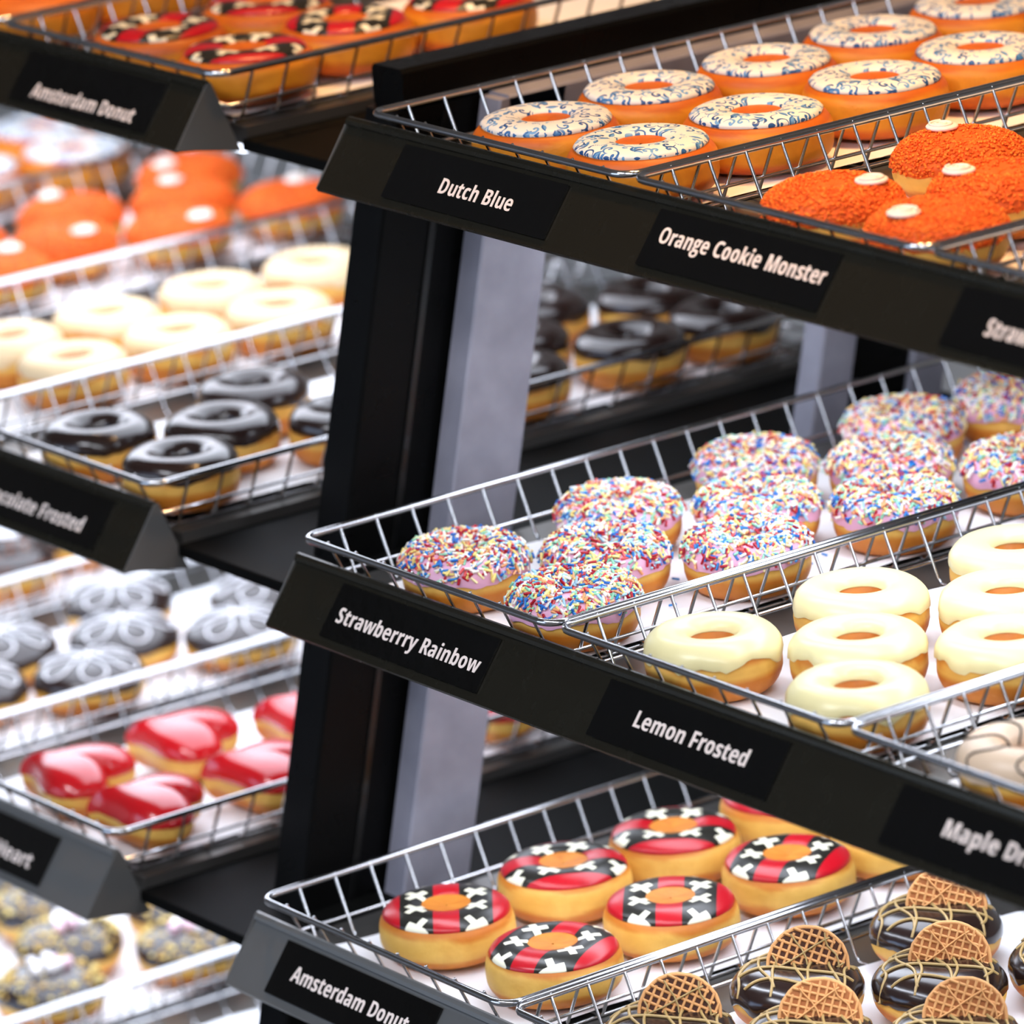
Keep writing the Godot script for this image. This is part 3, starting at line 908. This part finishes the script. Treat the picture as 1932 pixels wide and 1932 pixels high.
func make_tray() -> Node3D:
	var o := Node3D.new()
	o.name = "wire_tray"
	var w := TRAY_W - 0.006
	var rr := 0.014
	var rim := PackedVector3Array()
	for c in [[0.003 + rr, -rr, PI, 0], [0.003 + rr, -TRAY_L + rr, 1.5 * PI, 0], [0.003 + w - rr, -TRAY_L + rr, 0.0, 0], [0.003 + w - rr, -rr, 0.5 * PI, 0]]:
		var turn: float = {PI: 0.5 * PI, 1.5 * PI: PI, 0.0: 1.5 * PI, 0.5 * PI: 0.0}[c[2]]
		for k in 6:
			var a: float = turn + k / 5.0 * PI / 2
			rim.append(Vector3(c[0] + cos(a) * rr, 0, c[1] + sin(a) * rr))
	part("rim", tube(rim, 0.0026, 10, true), M.chrome, o)
	var low := PackedVector3Array()
	var e := 0.003 + INSET * 0.62
	for q in [Vector2(e, -e), Vector2(e, -TRAY_L + e), Vector2(TRAY_W - e, -TRAY_L + e), Vector2(TRAY_W - e, -e)]:
		low.append(Vector3(q.x, -TRAY_D * 0.66, q.y))
	var low2 := PackedVector3Array()
	for k in 4:
		for s in 6:
			low2.append(low[k].lerp(low[(k + 1) % 4], s / 6.0))
	part("lower_rail", tube(low2, 0.0014, 6, true), M.chrome, o)
	var f := INSET + 0.003
	var cross := PackedVector3Array([Vector3(0.0034, 0.0018, 0), Vector3(0.0060, -0.004, 0), Vector3(f - 0.002, -TRAY_D + 0.004, 0), Vector3(f + 0.002, -TRAY_D, 0),
		Vector3(TRAY_W - f - 0.002, -TRAY_D, 0), Vector3(TRAY_W - f + 0.002, -TRAY_D + 0.004, 0), Vector3(TRAY_W - 0.0060, -0.004, 0), Vector3(TRAY_W - 0.0034, 0.0018, 0)])
	var cross_mesh := tube(cross, 0.0013, 6)
	for k in 20:
		part("cross_wire", cross_mesh, M.chrome, o, Vector3(0, 0, -0.033 - k * 0.0313))
	var along := PackedVector3Array([Vector3(0, 0.0018, -0.0034), Vector3(0, -0.004, -0.0060), Vector3(0, -TRAY_D + 0.002, -f + 0.002), Vector3(0, -TRAY_D - 0.0022, -f - 0.002),
		Vector3(0, -TRAY_D - 0.0022, -TRAY_L + f + 0.002), Vector3(0, -TRAY_D + 0.002, -TRAY_L + f - 0.002), Vector3(0, -0.004, -TRAY_L + 0.0060), Vector3(0, 0.0018, -TRAY_L + 0.0034)])
	var along_mesh := tube(along, 0.0012, 6)
	for k in 8:
		part("long_wire", along_mesh, M.chrome, o, Vector3(0.032 + k * (TRAY_W - 0.064) / 7.0, 0, 0))
	return o

func tray(bay: String, t: int, k: int, label: String) -> void:
	var x0: float = k * TRAY_W if bay == "R" else LEFT_EDGE - (k + 1) * TRAY_W
	var o: Node3D
	if tray_proto == null:
		tray_proto = make_tray()
		o = tray_proto
	else:
		o = tray_proto.duplicate()
	o.name = numbered("wire_tray")
	add_child(o)
	o.position = Vector3(x0, TIER_Y[t], TIER_Z[t])
	tag(o, label, "tray", "chrome wire trays")

func paper(bay: String, t: int, k: int, label: String) -> void:
	var x0: float = k * TRAY_W if bay == "R" else LEFT_EDGE - (k + 1) * TRAY_W
	var nu := 20
	var nv := 40
	var seed_z := t * 31.0 + k * 7.0 + (0.0 if bay == "R" else 100.0)
	var m_l := 0.024 + 0.008 * noise.get_noise_1d(seed_z * 10.0)
	var pts := PackedVector3Array()
	for i in nu:
		for j in nv:
			var a := i / (nu - 1.0)
			var b := j / (nv - 1.0)
			var x := lerpf(0.031 + m_l * 0.3, TRAY_W - 0.031, a)
			var z := lerpf(-0.031, -TRAY_L + 0.04, b)
			var edge := maxf(0.0, maxf(0.03 - a, a - 0.97)) / 0.03 + maxf(0.0, 0.03 - b) / 0.03
			var lift := maxf(0.0, noise.get_noise_2d(b * 260.0, seed_z * 40.0 + (0.0 if a < 0.5 else 500.0)) + 0.05) * edge * 0.005
			if a > 0.5:
				x += lift * 0.2
			else:
				x -= lift * 0.2
			pts.append(Vector3(x, lift, z))
	var count := pts.size()
	for q in count:
		pts.append(pts[q] + Vector3(0, -0.0003, 0))
	var idx := PackedInt32Array()
	for i in nu - 1:
		for j in nv - 1:
			var a := i * nv + j
			idx.append_array([a, a + nv, a + nv + 1, a, a + nv + 1, a + 1])
	var o := part(numbered("paper_liner"), indexed(pts.slice(0, count), idx, "up"), M.paper, self, Vector3(x0, TIER_Y[t] - TRAY_D + 0.0017, TIER_Z[t]))
	tag(o, label, "paper", "paper liners in the trays")

# ------------------------------------------------------------------ shelves

func rail_profile(t: int) -> PackedVector2Array:
	# y, z relative to the rim: nose, groove, slanting plate, lower lip, sloping back
	var s: Vector2 = RAIL_SHIFT[t]
	var out := PackedVector2Array()
	for p in [Vector2(-0.0068, -0.0012), Vector2(-0.0055, 0.0), Vector2(-0.0055, 0.0020), Vector2(-0.0075, 0.0042), Vector2(-0.0100, 0.0052), Vector2(-0.0112, 0.0030), Vector2(-0.0135, 0.0045),
			Vector2(-0.0490, 0.0313), Vector2(-0.0515, 0.0335), Vector2(-0.0535, 0.0325), Vector2(-0.0535, 0.0290), Vector2(-0.0590, -0.0175), Vector2(-0.0570, -0.0190), Vector2(-0.0300, -0.0090)]:
		out.append(p + s)
	return out

func shelf(bay: String, t: int, x0: float, x1: float, label: String, strips: Array) -> void:
	var base := Vector3(0, TIER_Y[t], TIER_Z[t])
	var o := thing("display_shelf", label, "shelf", base)
	var to3 := func(p: Vector2): return Vector3(x0, p.x, p.y)
	part("front_rail", prism(rail_profile(t), to3, Vector3(x1 - x0, 0, 0)), M.lit_rail_grey_cap if t == 2 else M.rail, o)  # third-tier rails: same dark metal, brightness of the light put into the colour
	part("deck", block(Vector3(x0, -0.0605, -TRAY_L), Vector3(x1, -0.0457, -0.030), 0.001, 0), M.steel, o)
	var s: Vector2 = RAIL_SHIFT[t]
	var cap := PackedVector2Array([Vector2(-0.0075, -0.0015) + s, Vector2(-0.0075, 0.0020) + s, Vector2(-0.0515, 0.0330) + s, Vector2(-0.0625, -0.0230) + s])
	var end := x1 if bay == "L" else x0 - 0.0015
	part("end_cap", prism(cap, func(p: Vector2): return Vector3(end, p.x, p.y), Vector3(0.0015, 0, 0)), M.lit_rail_grey_cap, o)
	# light strip behind the rail, under the deck
	var strip := mat(rgb(235, 242, 255), 0.5)
	strip.emission_enabled = true
	strip.emission = rgb(232, 240, 255)
	strip.emission_energy_multiplier = 3.0
	for q in strips:      # each: front edge, depth, energy
		part("led_strip", block(Vector3(x0 + 0.02, -0.0705, q[0] - q[1]), Vector3(x1 - 0.02, -0.0610, q[0]), 0.002, 0), strip, o)
		var lamp := AreaLight3D.new()
		lamp.name = "led_light"
		lamp.area_size = Vector2(x1 - x0 - 0.04, q[1])
		lamp.light_color = rgb(232, 240, 255)
		lamp.light_energy = q[2]
		lamp.area_range = 6.0
		lamp.shadow_enabled = true
		o.add_child(lamp, true)
		lamp.position = Vector3((x0 + x1) / 2, -0.0715, q[0] - q[1] / 2)
		lamp.rotation = Vector3(-PI / 2, 0, 0)

func name_tag(bay: String, t: int, x0: float, x1: float, words: String, text_x: float, text_end: float, label: String, down := 0.0225) -> void:
	var s: Vector2 = RAIL_SHIFT[t]
	var d := Vector3(0, -0.0355, 0.0268).normalized()
	var up := -d
	var n := Vector3.RIGHT.cross(up)
	var top := Vector3(0, TIER_Y[t] - 0.0135 + s.x, TIER_Z[t] + 0.0045 + s.y)
	var o := thing("name_tag", label, "sign", top + Vector3(x0, 0, 0) + n * 0.0003 + d * 0.001, "black name tags")
	o.basis = Basis(Vector3.RIGHT, up, n)
	part("plate", block(Vector3(0, -0.0405, 0), Vector3(x1 - x0, 0, 0.0016), 0.0005, 2), M.tag, o)
	var f := SystemFont.new()
	f.font_names = PackedStringArray(["Droid Sans"])
	f.font_weight = 700
	var tm := TextMesh.new()
	tm.text = words
	tm.font = f
	tm.font_size = 64
	tm.pixel_size = 0.000245
	tm.depth = 0.0003
	tm.curve_step = 1.0
	tm.horizontal_alignment = HORIZONTAL_ALIGNMENT_LEFT
	tm.vertical_alignment = VERTICAL_ALIGNMENT_CENTER
	var l := part("lettering", tm, M.letter, o)
	l.position = Vector3(text_x - x0, -down, 0.0018)
	var wide := tm.get_aabb().size.x
	l.scale = Vector3((text_end - text_x) / wide, 1.0, 1.0)
	l.set_meta("label", "cream lettering")

func slanted(x0: float, x1: float, y0: float, y1: float, zf: float, depth: float, c := 0.002) -> ArrayMesh:
	# front face at z = zf - 0.24 y, as the shelves step forward towards the floor
	var poly := chamfered(x1 - x0, depth, c)
	return prism(poly, func(p: Vector2): return Vector3(x0 + p.x, y0, zf - 0.24 * y0 - depth + p.y), Vector3(0, y1 - y0, -0.24 * (y1 - y0)))

# ------------------------------------------------------------------ the scene

func _ready() -> void:
	noise.seed = 4
	noise.frequency = 0.012
	noise.fractal_octaves = 3
	# camera
	var cam := Camera3D.new()
	cam.name = "camera"
	add_child(cam)
	cam.rotation_order = EULER_ORDER_YXZ
	cam.position = Vector3(3.291043, 0.915530, 2.248413)
	cam.rotation_degrees = Vector3(-16.95101816, 54.47926842, -4.04598623)
	var at := CameraAttributesPhysical.new()
	at.frustum_focal_length = 136.65
	at.frustum_focus_distance = 3.93
	at.exposure_aperture = 3.4
	cam.attributes = at
	cam.fov = 10.037472
	cam.near = 0.05
	cam.far = 100.0
	cam.current = true
	# sky and exposure
	var env := Environment.new()
	env.background_mode = Environment.BG_SKY
	var sky := Sky.new()
	var sm := ProceduralSkyMaterial.new()
	sm.sky_top_color = rgb(150, 186, 236)
	sm.sky_horizon_color = rgb(222, 232, 246)
	sm.ground_bottom_color = rgb(120, 120, 120)
	sm.ground_horizon_color = rgb(170, 172, 176)
	sm.sky_energy_multiplier = 2.0
	sky.sky_material = sm
	env.sky = sky
	env.tonemap_mode = Environment.TONE_MAPPER_LINEAR
	env.tonemap_exposure = 1.0
	env.sdfgi_enabled = true
	env.ssao_enabled = true
	env.ssil_enabled = true
	var we := WorldEnvironment.new()
	we.name = "world"
	we.environment = env
	add_child(we)
	make_materials()
	ceiling_panels(4.0)
	track_lamps(0.95)
	room()
	display()
	for n in DONUTS.size():
		donut(DONUTS[n], n)
	scattered()

func ceiling_panels(energy: float) -> void:
	var glow := mat(rgb(244, 246, 255), 0.6)
	glow.emission_enabled = true
	glow.emission = rgb(240, 244, 255)
	glow.emission_energy_multiplier = 2.0
	var n := 0
	for q in [[0.4, 1.9, "leftmost"], [2.2, 1.9, "middle"], [4.0, 1.9, "rightmost"]]:
		var o := thing("ceiling_light_panel", "flat white light panel in ceiling over the aisle, %s of three" % q[2], "light", Vector3(q[0], 1.85, q[1]), "ceiling light panels")
		part("frame", block(Vector3(-0.62, -0.02, -0.32), Vector3(0.62, 0.0, 0.32), 0.004, 0), M.ceiling, o)
		part("diffuser", block(Vector3(-0.59, -0.024, -0.29), Vector3(0.59, -0.019, 0.29), 0.001, 0), glow, o)
		var l := AreaLight3D.new()
		l.name = "panel_light"
		l.area_size = Vector2(1.16, 0.56)
		l.light_color = rgb(240, 244, 255)
		l.light_energy = energy
		l.area_range = 12.0
		l.shadow_enabled = true
		o.add_child(l)
		l.position = Vector3(0, -0.03, 0)
		l.rotation = Vector3(-PI / 2, 0, 0)
		n += 1

func track_lamps(energy: float) -> void:
	var shade := PackedVector3Array()
	for i in 24:
		for q in [Vector2(0.012, 0.09), Vector2(0.03, 0.088), Vector2(0.045, 0.06), Vector2(0.05, 0.0), Vector2(0.047, 0.0), Vector2(0.042, 0.055), Vector2(0.012, 0.08)]:
			shade.append(Vector3(cos(TAU * i / 24.0) * q.x, q.y, sin(TAU * i / 24.0) * q.x))
	var shade_mesh := surface(24, 7, true, false, shade, "closed")
	var bulb := mat(rgb(255, 214, 160), 0.5)
	bulb.emission_enabled = true
	bulb.emission = rgb(255, 196, 128)
	bulb.emission_energy_multiplier = 6.0
	var words := ["first", "second", "third", "fourth"]
	for k in 4:
		var at := Vector3([-0.9, -0.42, 0.2, 0.62][k], 1.05, -0.28)
		var o := thing("track_lamp", "warm spot lamp hanging over the top shelf, %s from the left" % words[k], "lamp", at, "warm spot lamps")
		part("shade", shade_mesh, M.gloss_black, o)
		part("stem", block(Vector3(-0.006, 0.085, -0.006), Vector3(0.006, 0.70, 0.006), 0.002, 1), M.gloss_black, o)
		part("bulb", blob(Vector3(0.026, 0.03, 0.026)), bulb, o, Vector3(0, 0.028, 0))
		var l := SpotLight3D.new()
		l.name = "lamp_light"
		l.light_color = rgb(255, 196, 128)
		l.light_energy = energy
		l.spot_range = 8.0
		l.spot_attenuation = 2.0
		l.spot_angle = 30.0
		l.spot_angle_attenuation = 0.6
		l.light_size = 0.04
		l.shadow_enabled = true
		o.add_child(l)
		l.position = Vector3(0, -0.012, 0)
		l.rotation = Vector3(-PI / 2, 0, 0)

func room() -> void:
	var x0 := -4.0
	var x1 := 5.0
	var z0 := -1.6
	var z1 := 4.2
	var y0 := -1.15
	var y1 := 1.85
	var w := 0.15
	structure("floor", block(Vector3(x0 - w, y0 - w, z0 - w), Vector3(x1 + w, y0, z1 + w)), M.floor)
	structure("ceiling", block(Vector3(x0 - w, y1, z0 - w), Vector3(x1 + w, y1 + w, z1 + w)), M.ceiling)
	structure("wall_back", block(Vector3(x0 - w, y0, z0 - w), Vector3(x1 + w, y1, z0)), M.wall)
	structure("wall_left", block(Vector3(x0 - w, y0, z0), Vector3(x0, y1, z1)), M.wall)
	structure("wall_right", block(Vector3(x1, y0, z0), Vector3(x1 + w, y1, z1)), M.wall)
	# shop front with a wide window
	var a := -3.6
	var b := 0.6
	var s := -0.75
	var t := 1.5
	var h := CSGBox3D.new()
	h.size = Vector3(x1 - x0 + 2 * w, y1 - y0, w)
	h.position = Vector3((x0 + x1) / 2, (y0 + y1) / 2, z1 + w / 2)
	var cut := CSGBox3D.new()
	cut.name = "opening"
	cut.operation = CSGShape3D.OPERATION_SUBTRACTION
	cut.size = Vector3(b - a, t - s, w * 3)
	cut.position = Vector3((a + b) / 2, (s + t) / 2, z1 + w / 2) - h.position
	h.name = "wall_front"
	h.material = M.wall
	add_child(h)
	h.add_child(cut)
	h.set_meta("kind", "structure")
	var pane := mat(Color(1, 1, 1, 0.06), 0.02)
	pane.transparency = BaseMaterial3D.TRANSPARENCY_ALPHA
	var win := structure("window_1", block(Vector3(a, s, z1 + 0.07), Vector3(b, t, z1 + 0.078), 0.0005), pane)
	for k in 4:
		var x := lerpf(a, b - 0.05, k / 3.0)
		part("window_frame", block(Vector3(x, s, z1 + 0.04), Vector3(x + 0.05, t, z1 + 0.11), 0.003, 1), M.frame, win)

func display() -> void:
	# uprights in the gap between the two bays
	var o := thing("shelf_upright", "slanting black and grey upright frame between the two shelf bays", "post")
	part("post", slanted(-0.103, -0.065, -1.15, -0.024, -0.0755, 0.0965), M.black, o)
	part("post_groove", slanted(-0.0652, -0.0632, -1.15, -0.03, -0.118, 0.006, 0.0005), M.gloss_black, o)
	part("top_beam", block(Vector3(-0.103, -0.025, -0.70), Vector3(-0.065, 0.0065, -0.078), 0.003, 2), M.black, o)
	for t in 4:
		part("bracket_plate", block(Vector3(-0.198, TIER_Y[t] - 0.0625, TIER_Z[t] - TRAY_L), Vector3(-0.020, TIER_Y[t] - 0.0535, TIER_Z[t] - 0.024), 0.001, 0), M.matte_black, o)
	part("grey_plate", slanted(-0.061, -0.036, -1.15, -0.024, -0.1476, 0.061, 0.0015), M.grey, o)
	part("grey_bar", block(Vector3(-0.061, -0.060, -0.70), Vector3(-0.036, -0.0215, -0.150), 0.002, 2), M.grey, o)
	part("grey_plate", slanted(-0.061, -0.036, -1.15, -0.062, -0.491, 0.035, 0.0015), M.grey, o)
	part("rear_post", slanted(-0.066, -0.040, -1.15, -0.062, -0.526, 0.060, 0.0015), M.black, o)
	part("grey_plate", slanted(-0.061, -0.036, -1.15, -0.062, -0.586, 0.036, 0.0015), M.grey, o)
	# shelves
	shelf("R", 0, -0.020, 0.96, "top right shelf with black front rail", [[-0.036, 0.016, 0.10], [-0.20, 0.12, 0.16]])
	shelf("R", 1, -0.014, 0.96, "middle right shelf with black front rail under the sprinkle donuts", [[-0.036, 0.016, 0.12], [-0.20, 0.12, 0.13]])
	shelf("R", 2, -0.014, 0.96, "bottom right shelf with black front rail painted lit grey at the picture's lower edge", [[-0.036, 0.016, 0.08]])
	shelf("L", 0, -1.46, -0.200, "top left shelf with black front rail and grey triangular end", [[-0.036, 0.45, 0.15]])
	shelf("L", 1, -1.46, -0.200, "middle left shelf with black front rail and grey triangular end", [[-0.036, 0.45, 0.15]])
	shelf("L", 2, -1.46, -0.200, "lower left shelf with black front rail painted lit grey below red heart donuts", [[-0.036, 0.45, 0.18]])
	shelf("L", 3, -1.46, -0.200, "lowest left shelf below the marshmallow donuts", [[-0.036, 0.016, 0.1]])
	# trays and their paper
	for q in [["R", 0, 0, "blue-and-white patterned donuts", "on top right shelf"], ["R", 0, 1, "orange crumb donuts", "on top right shelf"], ["R", 0, 2, "no visible donuts", "at right end of top shelf"],
			["R", 1, 0, "rainbow sprinkle donuts", "on middle right shelf"], ["R", 1, 1, "pale lemon-iced donuts", "on middle right shelf"], ["R", 1, 2, "the maple drizzled donut", "at right picture edge"],
			["R", 2, 0, "red-and-black donuts", "on bottom right shelf"], ["R", 2, 1, "chocolate waffle donuts", "on bottom right shelf"],
			["L", 0, 0, "red-and-black donuts", "on top left shelf"], ["L", 0, 1, "hardly visible contents", "at far end of top left shelf"],
			["L", 1, 0, "chocolate-iced ring donuts", "on middle left shelf"], ["L", 1, 1, "cream vanilla donuts", "on middle left shelf"], ["L", 1, 2, "blurred orange donuts", "on middle left shelf"], ["L", 1, 3, "blurred blue patterned donuts", "on middle left shelf"],
			["L", 2, 0, "red heart donuts", "on lower left shelf"], ["L", 2, 1, "white-looped chocolate donuts", "on lower left shelf"], ["L", 2, 2, "brown nut-topped donuts", "on lower left shelf"],
			["L", 3, 0, "only white paper in view", "at lower left picture edge"], ["L", 3, 1, "marshmallow donuts", "on lowest left shelf"]]:
		tray(q[0], q[1], q[2], "chrome wire tray with %s %s" % [q[3], q[4]])
		paper(q[0], q[1], q[2], "white paper liner in tray with %s %s" % [q[3], q[4]])
	# name tags: tray by tray, with the stretch that the words take up
	name_tag("R", 0, 0.055, 0.242, "Dutch Blue", 0.1115, 0.194, "black name tag lettered Dutch Blue on top right rail")
	name_tag("R", 0, 0.342, 0.527, "Orange Cookie Monster", 0.353, 0.5215, "black name tag with three words under the orange crumb donuts", 0.0175)
	name_tag("R", 0, 0.645, 0.83, "Strawberry Frosted", 0.679, 0.83 - 0.02, "black name tag cut off at right edge of top shelf")
	name_tag("R", 1, 0.049, 0.234, "Strawberrry Rainbow", 0.059, 0.226, "black name tag lettered Strawberrry Rainbow")
	name_tag("R", 1, 0.357, 0.544, "Lemon Frosted", 0.3955, 0.512, "black name tag lettered Lemon Frosted", 0.0195)
	name_tag("R", 1, 0.655, 0.845, "Maple Drizzle", 0.703, 0.815, "black name tag lettered Maple Drizzle at right edge", 0.0175)
	name_tag("R", 2, 0.032, 0.218, "Amsterdam Donut", 0.0535, 0.1925, "glossy black name tag lettered Amsterdam Donut at bottom", 0.0205)
	name_tag("L", 0, -0.432, -0.245, "Amsterdam Donut", -0.405, -0.266, "blurred black name tag lettered Amsterdam Donut at upper left", 0.030)
	name_tag("L", 1, -0.432, -0.246, "Chocolate Frosted", -0.415, -0.2705, "blurred black name tag lettered Chocolate Frosted at left", 0.0255)
	name_tag("L", 2, -0.455, -0.270, "Heart", -0.3406, -0.2917, "blurred black name tag lettered Heart at lower left", 0.0255)

func scattered() -> void:
	# sprinkles that fell on the paper of the sprinkle tray
	rng.seed = 55
	var h := Heap.new()
	for k in 46:
		var p := Vector3(rng.randf_range(0.06, 0.24), 0.0021, rng.randf_range(-0.58, -0.06))
		var d := Vector3(rng.randfn(), 0, rng.randfn()).normalized() * 0.0028
		var c: Color = [rgb(178, 12, 34), rgb(30, 128, 204), rgb(248, 222, 130), rgb(146, 212, 176)][k % 4].srgb_to_linear()
		heap_tube(h, PackedVector3Array([p - d, p + d]), 0.0009, 5, false, c)
	var o := part("loose_sprinkles", heap_mesh(h), M.sprinkle, self, Vector3(0, TIER_Y[1] - TRAY_D + 0.0022, TIER_Z[1]))
	tag(o, "loose rainbow sprinkles fallen on the paper of their tray", "sprinkles")
	o.set_meta("kind", "stuff")
